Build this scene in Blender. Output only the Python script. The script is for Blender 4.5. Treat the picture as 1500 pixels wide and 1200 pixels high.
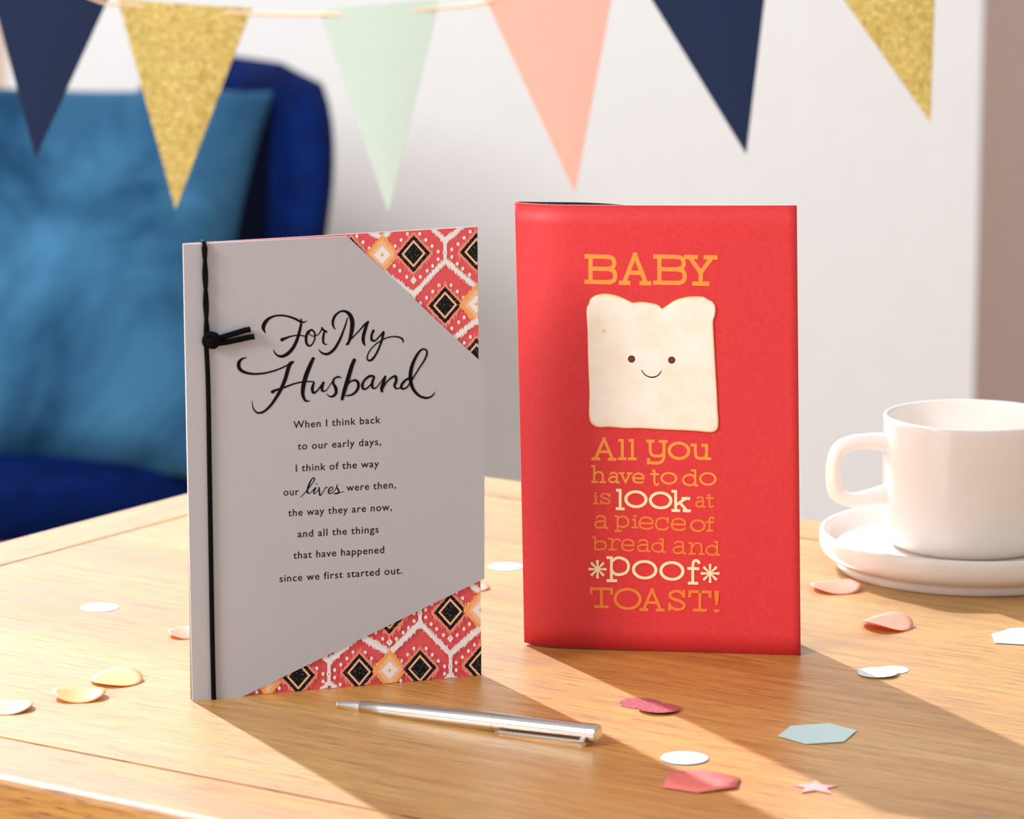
import bpy, bmesh, math, random
from mathutils import Vector, Matrix
random.seed(7)
PI = math.pi
sc = bpy.context.scene
for o in list(bpy.data.objects): bpy.data.objects.remove(o)
C = sc.collection
TZ = 0.75                                   # table top height

# ------------------------------------------------------------------ camera
FPX = 5500.0
PITCH = math.radians(10.2); ROLL = math.radians(0.2)
CAM = Vector((0.0, -1.6213, TZ + 0.4004))
Fv = Vector((0, math.cos(PITCH), -math.sin(PITCH)))
U0 = Vector((0, math.sin(PITCH), math.cos(PITCH))); R0 = Vector((1, 0, 0))
Rv = R0*math.cos(ROLL) + U0*math.sin(ROLL)
Uv = U0*math.cos(ROLL) - R0*math.sin(ROLL)
cd = bpy.data.cameras.new('camera'); cam = bpy.data.objects.new('camera', cd); C.objects.link(cam)
m = Matrix.Identity(4)
for i in range(3):
    m[i][0] = Rv[i]; m[i][1] = Uv[i]; m[i][2] = -Fv[i]; m[i][3] = CAM[i]
cam.matrix_world = m
cd.sensor_width = 36; cd.lens = FPX/1500*36; cd.clip_start = 0.05
cd.dof.use_dof = True; cd.dof.focus_distance = 1.625; cd.dof.aperture_fstop = 14.5
sc.camera = cam

# ------------------------------------------------------------------ light
w = bpy.data.worlds.new('world'); sc.world = w; w.use_nodes = True
bg = w.node_tree.nodes['Background']; bg.inputs[0].default_value = (0.95, 1.0, 1.07, 1); bg.inputs[1].default_value = 0.70
sd = bpy.data.lights.new('sun', 'SUN'); sun = bpy.data.objects.new('sun', sd); C.objects.link(sun)
sd.energy = 7.0; sd.angle = math.radians(1.1); sd.color = (0.82, 0.92, 1.1)
SAZ = math.radians(-62.5); SEL = math.radians(33.5)
sdir = Vector((math.cos(SAZ)*math.cos(SEL), math.sin(SAZ)*math.cos(SEL), -math.sin(SEL)))
sun.rotation_mode = 'QUATERNION'; sun.rotation_quaternion = sdir.to_track_quat('-Z', 'Y')
def area(name, loc, target, size, power, color):
    d = bpy.data.lights.new(name, 'AREA'); o = bpy.data.objects.new(name, d); C.objects.link(o)
    d.shape = 'SQUARE'; d.size = size; d.energy = power; d.color = color
    o.location = loc; o.rotation_mode = 'QUATERNION'
    o.rotation_quaternion = (Vector(target)-Vector(loc)).to_track_quat('-Z', 'Y')
    return o
area('softbox_left', (-1.75, -1.35, 2.0), (-0.1, 1.0, 0.85), 0.7, 52, (0.97, 0.99, 1.0))
area('wall_fill', (-0.8, 0.98, 1.56), (0.15, 2.75, 0.95), 0.3, 16.5, (1.0, 0.99, 0.98))  # added fill light, unseen, brightens the back wall and cushion
sc.view_settings.view_transform = 'Standard'; sc.view_settings.look = 'None'
sc.view_settings.gamma = 1; sc.view_settings.use_curve_mapping = False
sc.view_settings.exposure = 0.0

# ------------------------------------------------------------------ helpers
def ray(px, py): return Fv + Rv*((px-750)/FPX) - Uv*((py-600)/FPX)
def on_table(px, py, z=0.0):
    d = ray(px, py); return CAM + d*((TZ+z-CAM.z)/d.z)
def at_y(px, py, Y):
    d = ray(px, py); return CAM + d*((Y-CAM.y)/d.y)
def lin(c): return tuple(((v/255)/12.92 if v/255 <= .04045 else ((v/255+.055)/1.055)**2.4) for v in c) + (1,)

class NT:
    def __init__(s, name):
        s.m = bpy.data.materials.new(name); s.m.use_nodes = True; s.t = s.m.node_tree
        s.b = s.t.nodes['Principled BSDF']; s.out = s.t.nodes['Material Output']
    def n(s, typ, **k):
        nd = s.t.nodes.new(typ)
        for a, v in k.items():
            if a.startswith('i_'):
                key = a[2:]; key = int(key) if key.isdigit() else key.replace('_', ' ')
                nd.inputs[key].default_value = v
            else: setattr(nd, a, v)
        return nd
    def l(s, a, b): s.t.links.new(a, b)
    def coords(s, kind='Object', scale=(1,1,1), rot=(0,0,0)):
        tc = s.n('ShaderNodeTexCoord'); mp = s.n('ShaderNodeMapping'); mp.inputs['Scale'].default_value = scale
        mp.inputs['Rotation'].default_value = rot
        s.l(tc.outputs[kind], mp.inputs[0]); return mp.outputs[0]
    def noise(s, vec, scale, detail=4, rough=.55, dist=0):
        nd = s.n('ShaderNodeTexNoise'); s.l(vec, nd.inputs['Vector'])
        nd.inputs['Scale'].default_value = scale; nd.inputs['Detail'].default_value = detail
        nd.inputs['Roughness'].default_value = rough; nd.inputs['Distortion'].default_value = dist
        return nd.outputs['Fac']
    def ramp(s, fac, stops):
        r = s.n('ShaderNodeValToRGB'); e = r.color_ramp.elements
        e[0].position = stops[0][0]; e[0].color = stops[0][1]; e[1].position = stops[-1][0]; e[1].color = stops[-1][1]
        for p, c in stops[1:-1]:
            x = e.new(p); x.color = c
        s.l(fac, r.inputs[0]); return r.outputs[0]
    def mix(s, fac, a, b, mode='MIX'):
        x = s.n('ShaderNodeMix', data_type='RGBA', blend_type=mode)
        for sock, v in ((x.inputs[0], fac), (x.inputs[6], a), (x.inputs[7], b)):
            if hasattr(v, 'type') or hasattr(v, 'is_output'): s.l(v, sock)
            else: sock.default_value = v
        return x.outputs[2]
    def bump(s, h, strength, dist):
        b = s.n('ShaderNodeBump'); b.inputs['Strength'].default_value = strength; b.inputs['Distance'].default_value = dist
        s.l(h, b.inputs['Height']); s.l(b.outputs[0], s.b.inputs['Normal'])
    def set(s, rough=.5, spec=.5, metal=0, **k):
        s.b.inputs['Roughness'].default_value = rough; s.b.inputs['Specular IOR Level'].default_value = spec
        s.b.inputs['Metallic'].default_value = metal
        for a, v in k.items(): s.b.inputs[a.replace('_', ' ')].default_value = v
        return s
def paper(name, rgb, rough=.55, spec=.4, var=.05, scale=700, bump=.15):
    M = NT(name); v = M.coords(); n = M.noise(v, scale, 3)
    c = lin(rgb); lo = tuple(x*(1-var) for x in c[:3])+(1,); hi = tuple(min(1, x*(1+var)) for x in c[:3])+(1,)
    M.l(M.ramp(n, [(.3, lo), (.7, hi)]), M.b.inputs['Base Color']); M.set(rough, spec)
    if bump: M.bump(n, bump, .0002)
    return M.m
def wood(name, along='x', tint=1.0, seed=0.0):
    M = NT(name)
    sx = (1, 1, 1) if along == 'x' else (1, 1, 1)
    rot = (0, 0, 0) if along == 'x' else (0, 0, PI/2)
    base = M.coords('Object', (1, 1, 1), rot)
    off = M.n('ShaderNodeVectorMath', operation='ADD'); off.inputs[1].default_value = (seed, seed*1.7, 0)
    M.l(base, off.inputs[0]); base = off.outputs[0]
    def st(sx_, sy_):
        q = M.n('ShaderNodeMapping'); q.inputs['Scale'].default_value = (sx_, sy_, sy_*.6); M.l(base, q.inputs[0]); return q.outputs[0]
    big = M.noise(st(1.6, 11), 1.0, 3, .5, .6)
    mid = M.noise(st(6, 150), 1.0, 4, .6, .4)
    fine = M.noise(st(26, 900), 1.0, 3, .6, 0)
    pore = M.noise(st(60, 1500), 1.0, 2, .5, 0)
    c1 = M.ramp(big, [(.25, lin((192*tint, 136*tint, 58*tint))), (.5, lin((208*tint, 154*tint, 75*tint))), (.75, lin((220*tint, 172*tint, 95*tint)))])
    c2 = M.ramp(mid, [(.3, lin((222, 196, 168))), (.6, (1, 1, 1, 1))])
    c = M.mix(.75, c1, c2, 'MULTIPLY')
    c3 = M.ramp(fine, [(.34, lin((190, 150, 112))), (.52, (1, 1, 1, 1))])
    c = M.mix(.75, c, c3, 'MULTIPLY')
    c4 = M.ramp(pore, [(.31, lin((110, 66, 36))), (.39, (1, 1, 1, 1))])
    c = M.mix(.8, c, c4, 'MULTIPLY')
    M.l(c, M.b.inputs['Base Color'])
    rr = M.ramp(mid, [(.3, (.47,)*3+(1,)), (.7, (.36,)*3+(1,))]); M.l(rr, M.b.inputs['Roughness'])
    M.b.inputs['Specular IOR Level'].default_value = .8
    M.b.inputs['Coat Weight'].default_value = .45; M.b.inputs['Coat Roughness'].default_value = .38
    M.bump(M.mix(.5, fine, pore), .35, .0004)
    return M.m

def mesh_obj(name, verts, faces, mat, parent=None, smooth=False, midx=None):
    me = bpy.data.meshes.new(name); me.from_pydata([tuple(v) for v in verts], [], faces)
    for mm in (mat if isinstance(mat, list) else [mat]): me.materials.append(mm)
    if midx:
        for p, i in zip(me.polygons, midx): p.material_index = i
    if smooth:
        for p in me.polygons: p.use_smooth = True
    me.update()
    o = bpy.data.objects.new(name, me); C.objects.link(o)
    if parent: o.parent = parent; o.matrix_parent_inverse = Matrix.Identity(4)
    return o
def bm_obj(name, bm, mat, parent=None, smooth=False):
    me = bpy.data.meshes.new(name); bmesh.ops.recalc_face_normals(bm, faces=bm.faces[:]); bm.to_mesh(me); bm.free()
    for mm in (mat if isinstance(mat, list) else [mat]): me.materials.append(mm)
    if smooth:
        for p in me.polygons: p.use_smooth = True
    o = bpy.data.objects.new(name, me); C.objects.link(o)
    if parent: o.parent = parent
    return o
def empty(name, loc, rz=0):
    o = bpy.data.objects.new(name, None); C.objects.link(o); o.location = loc; o.rotation_euler = (0, 0, rz)
    o.empty_display_size = .03; return o
def tag(o, label, cat, group=None):
    o['label'] = label; o['category'] = cat
    if group: o['group'] = group
    return o
def struct(o, label=None):
    o['kind'] = 'structure'
    if label: o['label'] = label
    return o
def box_bm(x0, x1, y0, y1, z0, z1, bev=0, seg=2, bm=None):
    bm2 = bmesh.new(); bmesh.ops.create_cube(bm2, size=1)
    for v in bm2.verts: v.co = Vector((x0+(v.co.x+.5)*(x1-x0), y0+(v.co.y+.5)*(y1-y0), z0+(v.co.z+.5)*(z1-z0)))
    if bev: bmesh.ops.bevel(bm2, geom=bm2.edges[:], offset=bev, segments=seg, profile=.5, affect='EDGES')
    return bm2
def lathe(profile, n=96, closed=False):
    """profile (r,z) spun about Z"""
    verts = []; faces = []; rings = []
    for r, z in profile:
        if r < 1e-7: rings.append([len(verts)]); verts.append((0, 0, z))
        else:
            rings.append(list(range(len(verts), len(verts)+n)))
            verts += [(r*math.cos(2*PI*i/n), r*math.sin(2*PI*i/n), z) for i in range(n)]
    for a, b in zip(rings, rings[1:]):
        for i in range(n):
            j = (i+1) % n
            if len(a) == 1 and len(b) == 1: continue
            if len(a) == 1: faces.append((a[0], b[i], b[j]))
            elif len(b) == 1: faces.append((a[i], a[j], b[0]))
            else: faces.append((a[i], a[j], b[j], b[i]))
    return verts, faces
def catmull(pts, sub=6, closed=False):
    n = len(pts); out = []
    rng = range(n) if closed else range(n-1)
    for i in rng:
        p0 = pts[(i-1) % n] if closed or i > 0 else pts[0]
        p1 = pts[i]; p2 = pts[(i+1) % n]
        p3 = pts[(i+2) % n] if closed or i+2 < n else pts[-1]
        for k in range(sub):
            t = k/sub; t2 = t*t; t3 = t2*t
            out.append(tuple(.5*((2*b)+(-a+c)*t+(2*a-5*b+4*c-d)*t2+(-a+3*b-3*c+d)*t3) for a, b, c, d in zip(p0, p1, p2, p3)))
    if not closed: out.append(tuple(pts[-1]))
    return out
def tube(path, radii, n=12, caps=True, flat=1.0, up=None):
    """swept tube through 3-D points"""
    P = [Vector(p) for p in path]; verts = []; faces = []
    N = len(P); ref = up or Vector((0, 0, 1)); last = None
    for i, p in enumerate(P):
        t = (P[min(i+1, N-1)]-P[max(i-1, 0)]).normalized()
        a = t.cross(ref)
        if a.length < 1e-3: a = last or t.orthogonal()
        a.normalize(); last = a; b = a.cross(t).normalized()
        r = radii[i] if isinstance(radii, (list, tuple)) else radii
        for k in range(n):
            q = 2*PI*k/n; verts.append(p + a*(math.cos(q)*r) + b*(math.sin(q)*r*flat))
    for i in range(N-1):
        for k in range(n):
            faces.append((i*n+k, i*n+(k+1) % n, (i+1)*n+(k+1) % n, (i+1)*n+k))
    if caps: faces.append(tuple(range(n))[::-1]); faces.append(tuple(range((N-1)*n, N*n)))
    return verts, faces

class Ink:
    """flat print: shapes given on a surface; every shape sits a few microns above the one before"""
    def __init__(s, surf, base=.00006, step=.0000015):
        s.f = surf; s.off = base; s.step = step; s.v = []; s.fc = []; s.mi = []
    def poly(s, pts, mi=0, bump=True):
        b = len(s.v); s.v += [s.f(x, y, s.off) for x, y in pts]; s.fc.append(tuple(range(b, b+len(pts)))); s.mi.append(mi)
        if bump: s.off += s.step
    def ribbon(s, pts, mi=0, sub=6, caps=True, closed=False, smooth=True):
        q = catmull(pts, sub, closed) if smooth else list(pts)
        if closed: q = q + [q[0]]
        N = len(q); b = len(s.v)
        for i in range(N):
            x, y, wd = q[i]
            if closed:
                a = q[(i-1) % (N-1)]; c = q[(i+1) % (N-1)]
            else:
                a = q[max(i-1, 0)]; c = q[min(i+1, N-1)]
            dx, dy = c[0]-a[0], c[1]-a[1]; L = math.hypot(dx, dy) or 1
            nx, ny = -dy/L*wd/2, dx/L*wd/2
            s.v.append(s.f(x+nx, y+ny, s.off)); s.v.append(s.f(x-nx, y-ny, s.off))
        for i in range(N-1):
            s.fc.append((b+2*i, b+2*i+1, b+2*i+3, b+2*i+2)); s.mi.append(mi)
        s.off += s.step
        if caps and not closed:
            for e in (q[0], q[-1]): s.disc(e[0], e[1], e[2]/2*.98, e[2]/2*.98, mi, 10)
    def disc(s, x, y, rx, ry, mi=0, n=20):
        s.poly([(x+rx*math.cos(2*PI*k/n), y+ry*math.sin(2*PI*k/n)) for k in range(n)], mi)
    def build(s, name, mats, parent):
        return mesh_obj(name, s.v, s.fc, mats, parent, midx=s.mi)

def bfont_ink(lines, surf, name, mat, parent):
    """lines: (text, x0, y0, x1, y1, height) baseline ends and cap height in surface units"""
    ink = Ink(surf)
    for text, x0, y0, x1, y1, h in lines:
        cu = bpy.data.curves.new('text', 'FONT'); cu.body = text; cu.size = 1; cu.resolution_u = 4; cu.space_character = 1.12; cu.offset = .010
        ob = bpy.data.objects.new('text', cu); C.objects.link(ob)
        dg = bpy.context.evaluated_depsgraph_get(); me = bpy.data.meshes.new_from_object(ob.evaluated_get(dg))
        xs = [v.co.x for v in me.vertices]; a, bx = min(xs), max(xs)
        k = h/.73; dx, dy = (x1-x0)/(bx-a), (y1-y0)/(bx-a)
        base = len(ink.v)
        for v in me.vertices: ink.v.append(ink.f(x0+(v.co.x-a)*dx, y0+(v.co.x-a)*dy - v.co.y*k, ink.off))
        for p in me.polygons: ink.fc.append(tuple(base+i for i in p.vertices)); ink.mi.append(0)
        bpy.data.objects.remove(ob); bpy.data.curves.remove(cu); bpy.data.meshes.remove(me)
    return ink.build(name, [mat], parent)

# ------------------------------------------------------------------ setting
WY = 2.75
M_wall = paper('wall_paint', (240, 239, 238), .9, .2, .01, 30, 0)
M_rear = paper('beige_wall_paint', (238, 216, 205), .9, .2, .01, 20, 0)
M_floor = wood('floor_oak', 'x', .95, 3.0)
x0 = at_y(13, 300, WY).x; x1 = at_y(1435, 300, WY).x
struct(bm_obj('wall_back', box_bm(x0, x1, WY, WY+.14, 0, 2.6, .004), M_wall))
struct(bm_obj('wall_rear', box_bm(-3, 3, 3.45, 3.55, 0, 2.6), M_rear))
bb = struct(bm_obj('baseboard_back', box_bm(x0, x1, WY-.014, WY, 0.005, .1, .003), M_wall))
fl = struct(bm_obj('floor', box_bm(-3, 3, -2.6, 3.55, -.05, -.004), paper('floor_screed', (150, 126, 106), .7, .3, .05, 20, 0)))
for i in range(34):
    yy = -2.6+i*.18
    o = bm_obj('floorboard', box_bm(-3, 3, yy+.001, yy+.179, -.004, .004, .001, 1), M_floor, fl)

# ------------------------------------------------------------------ table
A = math.radians(-33.6)
tb = empty('dining_table', (0, 0, 0), A)
ex = Vector((math.cos(A), math.sin(A), 0)); ey = Vector((-math.sin(A), math.cos(A), 0))
uL, uLs, uR = -.339, -.301, 1.15
vF, vFs, vBs, vB = -.284, -.2385, .280, .324
TH = .036
WX = wood('oak_lengthwise', 'x', 1.0, .3); WX2 = wood('oak_plank', 'x', 1.0, 2.2); WY_ = wood('oak_crosswise', 'y', 1.0, 5.1)
g = .0009
def board(name, u0, u1, v0, v1, mat, bev=.0006, zt=TZ, th=TH):
    o = bm_obj(name, box_bm(u0, u1, v0, v1, zt-th, zt, bev, 2), mat, tb); return o
# outer rails have a rounded outer arris
def rail(name, u0, u1, v0, v1, mat, edges):
    bm = box_bm(u0, u1, v0, v1, TZ-TH, TZ)
    sel = []
    for e in bm.edges:
        a, b = e.verts
        for (axis, val) in edges:
            if all(abs(v.co[axis]-val) < 1e-6 for v in (a, b)) and (abs(a.co.z-b.co.z) < 1e-6): sel.append(e)
    bmesh.ops.bevel(bm, geom=list(set(sel)), offset=.0035, segments=4, profile=.5, affect='EDGES')
    return bm_obj(name, bm, mat, tb)
rail('edge_rail', uL, uR, vF, vFs-g, WX, [(1, vF)])
rail('edge_rail', uL, uR, vBs+g, vB, WX, [(1, vB)])
rail('end_rail', uL, uLs-g, vFs+g, vBs-g, WY_, [(0, uL)])
rail('end_rail', uR-.04, uR, vFs+g, vBs-g, WY_, [(0, uR)])
n = 4; wv = (vBs-vFs)/n
for i in range(n):
    board('plank', uLs+g, uR-.04-g, vFs+i*wv+(g if i == 0 else .00006), vFs+(i+1)*wv-(g if i == n-1 else .00006), WX2, 0)
board('underframe', uLs, uR-.04, vFs, vBs, WX, .001, TZ-TH+.001, .012)
for s, (v0, v1) in enumerate(((vF+.05, vF+.07), (vB-.07, vB-.05))):
    bm_obj('apron', box_bm(uL+.09, uR-.09, v0, v1, TZ-TH-.09, TZ-TH, .002), WX, tb)
for uu in (uL+.06, uR-.1):
    for vv in (vF+.045, vB-.085):
        bm = box_bm(uu, uu+.045, vv, vv+.045, 0.004, TZ-TH, .004)
        for v in bm.verts:
            if v.co.z < .1:
                v.co.x = uu+.0225+(v.co.x-uu-.0225)*.6; v.co.y = vv+.0225+(v.co.y-vv-.0225)*.6
        bm_obj('leg', bm, WX, tb)
tag(tb, 'pale oak table with a framed edge, under the cards and the cup', 'table')

# ------------------------------------------------------------------ card materials
M_grey = paper('grey_card', (186, 181, 182), .6, .35, .02, 900, .1)
M_white = paper('white_paper', (246, 242, 238), .6, .3, .02)
M_coral = paper('coral_print', (229, 84, 88), .5, .4, .05, 900, .05)
M_red = NT('red_card'); v = M_red.coords(); nz = M_red.noise(v, 600, 3)
M_red.l(M_red.ramp(nz, [(.3, lin((219, 44, 48))), (.7, lin((226, 56, 56)))]), M_red.b.inputs['Base Color']); M_red.set(.5, .45); M_red.bump(nz, .12, .0002); M_red = M_red.m
M_dark = paper('dark_inner_paper', (46, 36, 34), .6, .3, .05)
M_ink = paper('plum_black_ink', (14, 6, 12), .6, .12, .05, 900, 0)
M_blk = NT('black_glitter'); vo = M_blk.n('ShaderNodeTexVoronoi'); M_blk.l(M_blk.coords(scale=(1, 1, 1)), vo.inputs['Vector']); vo.inputs['Scale'].default_value = 4200
sp = M_blk.ramp(vo.outputs['Color'], [(.0, (.004, .004, .004, 1)), (.82, (.006, .006, .006, 1)), (.9, (.25, .27, .25, 1))]); M_blk.l(sp, M_blk.b.inputs['Base Color']); M_blk.set(.6, .15); M_blk = M_blk.m
M_peach = paper('peach_print', (250, 190, 150), .5, .4, .03, 900, 0)
M_orange = paper('orange_print', (246, 168, 92), .5, .4, .06, 900, 0)
M_pwhite = paper('white_print', (243, 234, 228), .5, .4, .02, 900, 0)
M_halo = paper('faded_coral_print', (244, 140, 122), .5, .4, .04, 900, 0)

def solid_sheet(name, front, thick, nrm, mats, parent):
    """front: grid [row][col] of points; extruded backwards along -nrm. mats: [front, edge, back]"""
    R_, K = len(front), len(front[0]); V = []; F = []; MI = []
    for layer in (0, 1):
        for r in range(R_):
            for k in range(K):
                V.append(front[r][k]-nrm*thick*layer)
    id_ = lambda l, r, k: l*R_*K+r*K+k
    for r in range(R_-1):
        for k in range(K-1):
            F.append((id_(0, r, k), id_(0, r+1, k), id_(0, r+1, k+1), id_(0, r, k+1))); MI.append(0)
            F.append((id_(1, r, k), id_(1, r, k+1), id_(1, r+1, k+1), id_(1, r+1, k))); MI.append(2)
    for k in range(K-1):
        F.append((id_(0, 0, k), id_(0, 0, k+1), id_(1, 0, k+1), id_(1, 0, k))); MI.append(1)
        F.append((id_(0, R_-1, k+1), id_(0, R_-1, k), id_(1, R_-1, k), id_(1, R_-1, k+1))); MI.append(1)
    for r in range(R_-1):
        F.append((id_(0, r+1, 0), id_(0, r, 0), id_(1, r, 0), id_(1, r+1, 0))); MI.append(1)
        F.append((id_(0, r, K-1), id_(0, r+1, K-1), id_(1, r+1, K-1), id_(1, r, K-1))); MI.append(1)
    return mesh_obj(name, V, F, mats, parent, smooth=False, midx=MI)
def poly_sheet(name, pts, thick, nrm, mats, parent):
    n = len(pts); V = [Vector(p) for p in pts]+[Vector(p)-nrm*thick for p in pts]
    F = [tuple(range(n)), tuple(range(2*n-1, n-1, -1))]; MI = [0, 2]
    for i in range(n):
        j = (i+1) % n; F.append((j, i, n+i, n+j)); MI.append(1)
    return mesh_obj(name, V, F, mats, parent, midx=MI)

# ------------------------------------------------------------------ left card
LB = on_table(281, 1026); RB = on_table(705, 989.5)
dL = (RB-LB).normalized(); nL = Vector((dL.y, -dL.x, 0)).normalized()     # towards the viewer
def surfL(px, py, off=0.0):
    d = ray(px, py); t = (LB-CAM).dot(nL)/d.dot(nL); return CAM+d*t+nL*off
c1 = empty('greeting_card', LB); ci = Matrix.Translation(-LB)
def local(o, root):
    o.matrix_parent_inverse = Matrix.Translation(-Vector(root.location)); return o
zt = .0002
def lp(px, py, off=0): return surfL(px, py, off)
TLc, TRc = lp(268, 357), lp(699.5, 332)
front = [[TLc.lerp(TRc, k/8) for k in range(9)], [LB.lerp(RB, k/8) for k in range(9)]]
local(solid_sheet('front_panel', front, .0005, nL, [M_coral, M_white, M_white], c1), c1)['label'] = 'front panel printed with a coral and black ikat pattern'
OFF = .0011
cover = [(267.2, 357.6), (507, 345.3), (708.5, 534.5), (708.5, 847), (352, 1021), (281.2, 1027)]
cv = local(poly_sheet('cover_sleeve', [lp(x, y, OFF) for x, y in cover][::-1], .0006, nL, [M_grey, M_white, M_white], c1), c1)
cv['label'] = 'grey sleeve cut diagonally at two corners'
# back panel, hinged along the spine and opened a few degrees
W = (RB-LB).length; H1 = (TLc-LB).length
ang = math.atan2(dL.y, dL.x)+math.radians(3.2); db = Vector((math.cos(ang), math.sin(ang), 0)); nb = Vector((db.y, -db.x, 0))
o0 = LB-nL*.0007; up = Vector((0, 0, 1)); ht = TLc.z-LB.z-.0012
bk = [[o0+db*(W*k/8)+up*ht for k in range(9)], [o0+db*(W*k/8)+up*.0002 for k in range(9)]]
local(solid_sheet('back_panel', bk, .0005, nb, [M_white, M_white, M_grey], c1), c1)
# spine fold between the two panels
V, F = tube([LB-nL*.0003+up*.0004, LB-nL*.0003+up*(ht)], .0006, 8)
local(mesh_obj('spine', V, F, M_grey, c1, True), c1)

# ikat print (columns with ragged ends)
def ikat(px_of):
    """px_of(k, r): pixel of lattice site; returns Ink"""
    ink = Ink(surfL, .00005, .0000015)
    mats = [M_pwhite, M_orange, M_peach, M_blk, M_halo, M_coral]
    return ink, mats
# outline limits of the page in pixels
def ytop(x): return 357+(332-357)*(x-268)/(699.5-268)+.6
def ybot(x): return 1026+(989.5-1026)*(x-281)/(705-281)-.8
def xright(y): return 699.5+(705-699.5)*(y-332)/(658)-.4
def inzone(x, y):
    # printed area left bare by the sleeve, with a margin
    up_ = (y-345.3) < (534.5-345.3)/(708.5-507)*(x-507)+6
    lo_ = (y-1021) > (847-1021)/(708.5-352)*(x-352)-6
    return up_ or lo_
ik = Ink(surfL, .00005, .0000012); CW = .8
def cols(xa, xb, f, mi, jag):
    """fill between f(x)->(ytop,ybottom) in ragged columns"""
    x = xa
    while x < xb-1e-6:
        r = f(x+CW/2)
        if r and x < xright(r[0]):
            a = r[0]-random.random()**2*jag; b = r[1]+random.random()**2*jag
            a = max(a, ytop(x)); b = min(b, ybot(x))
            xe = min(x+CW, xright(a))
            if b-a > .3 and (inzone(x, a) or inzone(x, b)):
                ik.poly([(x, a), (xe, a), (xe, b), (x, b)], mi, False)
        x += CW
    ik.off += ik.step
SL = -.085                     # perspective slope of the rows
def diamond(cx, cy, rx, ry, mi, jag=1.0, sl=SL):
    cols(cx-rx, cx+rx, lambda x: (cy+sl*(x-cx)*.55-ry*(1-abs(x-cx)/rx), cy+sl*(x-cx)*.55+ry*(1-abs(x-cx)/rx)) if abs(x-cx) < rx else None, mi, jag)
def line(xa, ya, xb, yb, w, mi=0, jag=2.0):
    if xa > xb: xa, ya, xb, yb = xb, yb, xa, ya
    cols(xa, xb, lambda x: (ya+(yb-ya)*(x-xa)/(xb-xa)-w/2, ya+(yb-ya)*(x-xa)/(xb-xa)+w/2), mi, jag)
def black_diamond(cx, cy):
    diamond(cx, cy, 28, 31, 4, 9)
    diamond(cx, cy, 24, 27, 3, 1.2); diamond(cx, cy, 17.5, 20, 2, .3); diamond(cx, cy, 14, 16, 3, .4)
def orange_diamond(cx, cy):
    diamond(cx, cy, 25, 29, 1, 5); diamond(cx, cy, 17, 21, 2, 4); diamond(cx, cy, 12, 13, 0, .5); diamond(cx, cy, 2.6, 3, 1, .2)
def small_diamond(cx, cy):
    diamond(cx, cy, 4.6, 6, 0, .3); ik.disc(cx, cy, .8, .9, 3, 6)
def stem(cx, cy):
    cols(cx-2.2, cx+2.2, lambda x: (cy-22, cy+14), 0, 3)
    if ytop(cx) < cy < ybot(cx) and inzone(cx, cy): ik.disc(cx, cy, 3.4, 4.2, 0, 10); ik.disc(cx, cy, .9, 1, 3, 6)
def lattice(ox, oy, sx, rows, type0, slx):
    """site k=0 at (ox,oy); rows: list of (dy, type)"""
    site = lambda k, dy: (ox+k*sx, oy+dy+slx*k*sx)
    for ri, (dy, ty) in enumerate(rows):
        for k in range(-8, 12):
            kk = (k+(0 if ty == 0 else 1)) % 4
            x, y = site(k, dy)
            if not (240 < x < 760): continue
            nxt = 77
            if kk in (0, 2):     # vertex of the white net
                for s in (-1, 1):
                    bx, by = site(k+s, dy+nxt)
                    ya = y+(12 if kk == 2 else 24)
                    k2 = (k+s+(0 if ty == 1 else 1)) % 4
                    line(x, ya, bx, by-(17 if k2 == 2 else 24), 6.0, 0, 4.5)
                    tx, tyy = site(k+s, dy-nxt); k3 = k2
                    line(x, y-(17 if kk == 2 else 24), tx, tyy+(12 if k3 == 2 else 24), 6.0, 0, 4.5)
                if kk == 2: stem(x, y)
            dots = []
            if kk in (1, 3):
                for dx, dyy in ((-18, -20), (-27, -11), (-28, 18), (-20, 25), (-10, 34), (18, -20), (27, -11), (-9, -29), (9, -29), (28, 18), (20, 25), (10, 34), (-36, -3), (36, -3), (-36, 8), (36, 8)):
                    px, py = x+dx, y+dyy
                    side = kk
                    nb_ = 0 if ((dx < 0) == (kk == 1)) else 2     # neighbour on that side: orange (0) or stem (2)
                    if nb_ == 0 and abs(dx) > 30: continue
                    if ytop(px)+2 < py < ybot(px)-2 and px < xright(py)-3 and inzone(px, py): dots.append((px, py))
        # dots and diamonds on top of net
            for (px, py) in dots: ik.disc(px, py, 2.2, 2.9, 0, 9)
            if kk in (1, 3):
                sy = y+39
                if ytop(x)+4 < sy < ybot(x)-4 and x < 696 and inzone(x, sy): small_diamond(x, sy)
        for k in range(-8, 12):
            kk = (k+(0 if ty == 0 else 1)) % 4; x, y = site(k, dy)
            if not (240 < x < 760): continue
            if kk in (1, 3): black_diamond(x, y)
            elif kk == 0: orange_diamond(x, y)
# upper corner
lattice(559.6, 373.2, 46.0, [(-77, 1), (0, 0), (77, 1), (154, 0)], 0, -.035)
# lower corner (rows lean a little more)
lattice(570, 981.6, 44.5, [(-160, 0), (-80, 1), (0, 0)], 0, -.062)
lo = local(ik.build('ikat_print', [M_pwhite, M_orange, M_peach, M_blk, M_halo, M_coral], c1), c1)
lo['label'] = 'ikat print of black and orange diamonds, white lines and dots'

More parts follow.
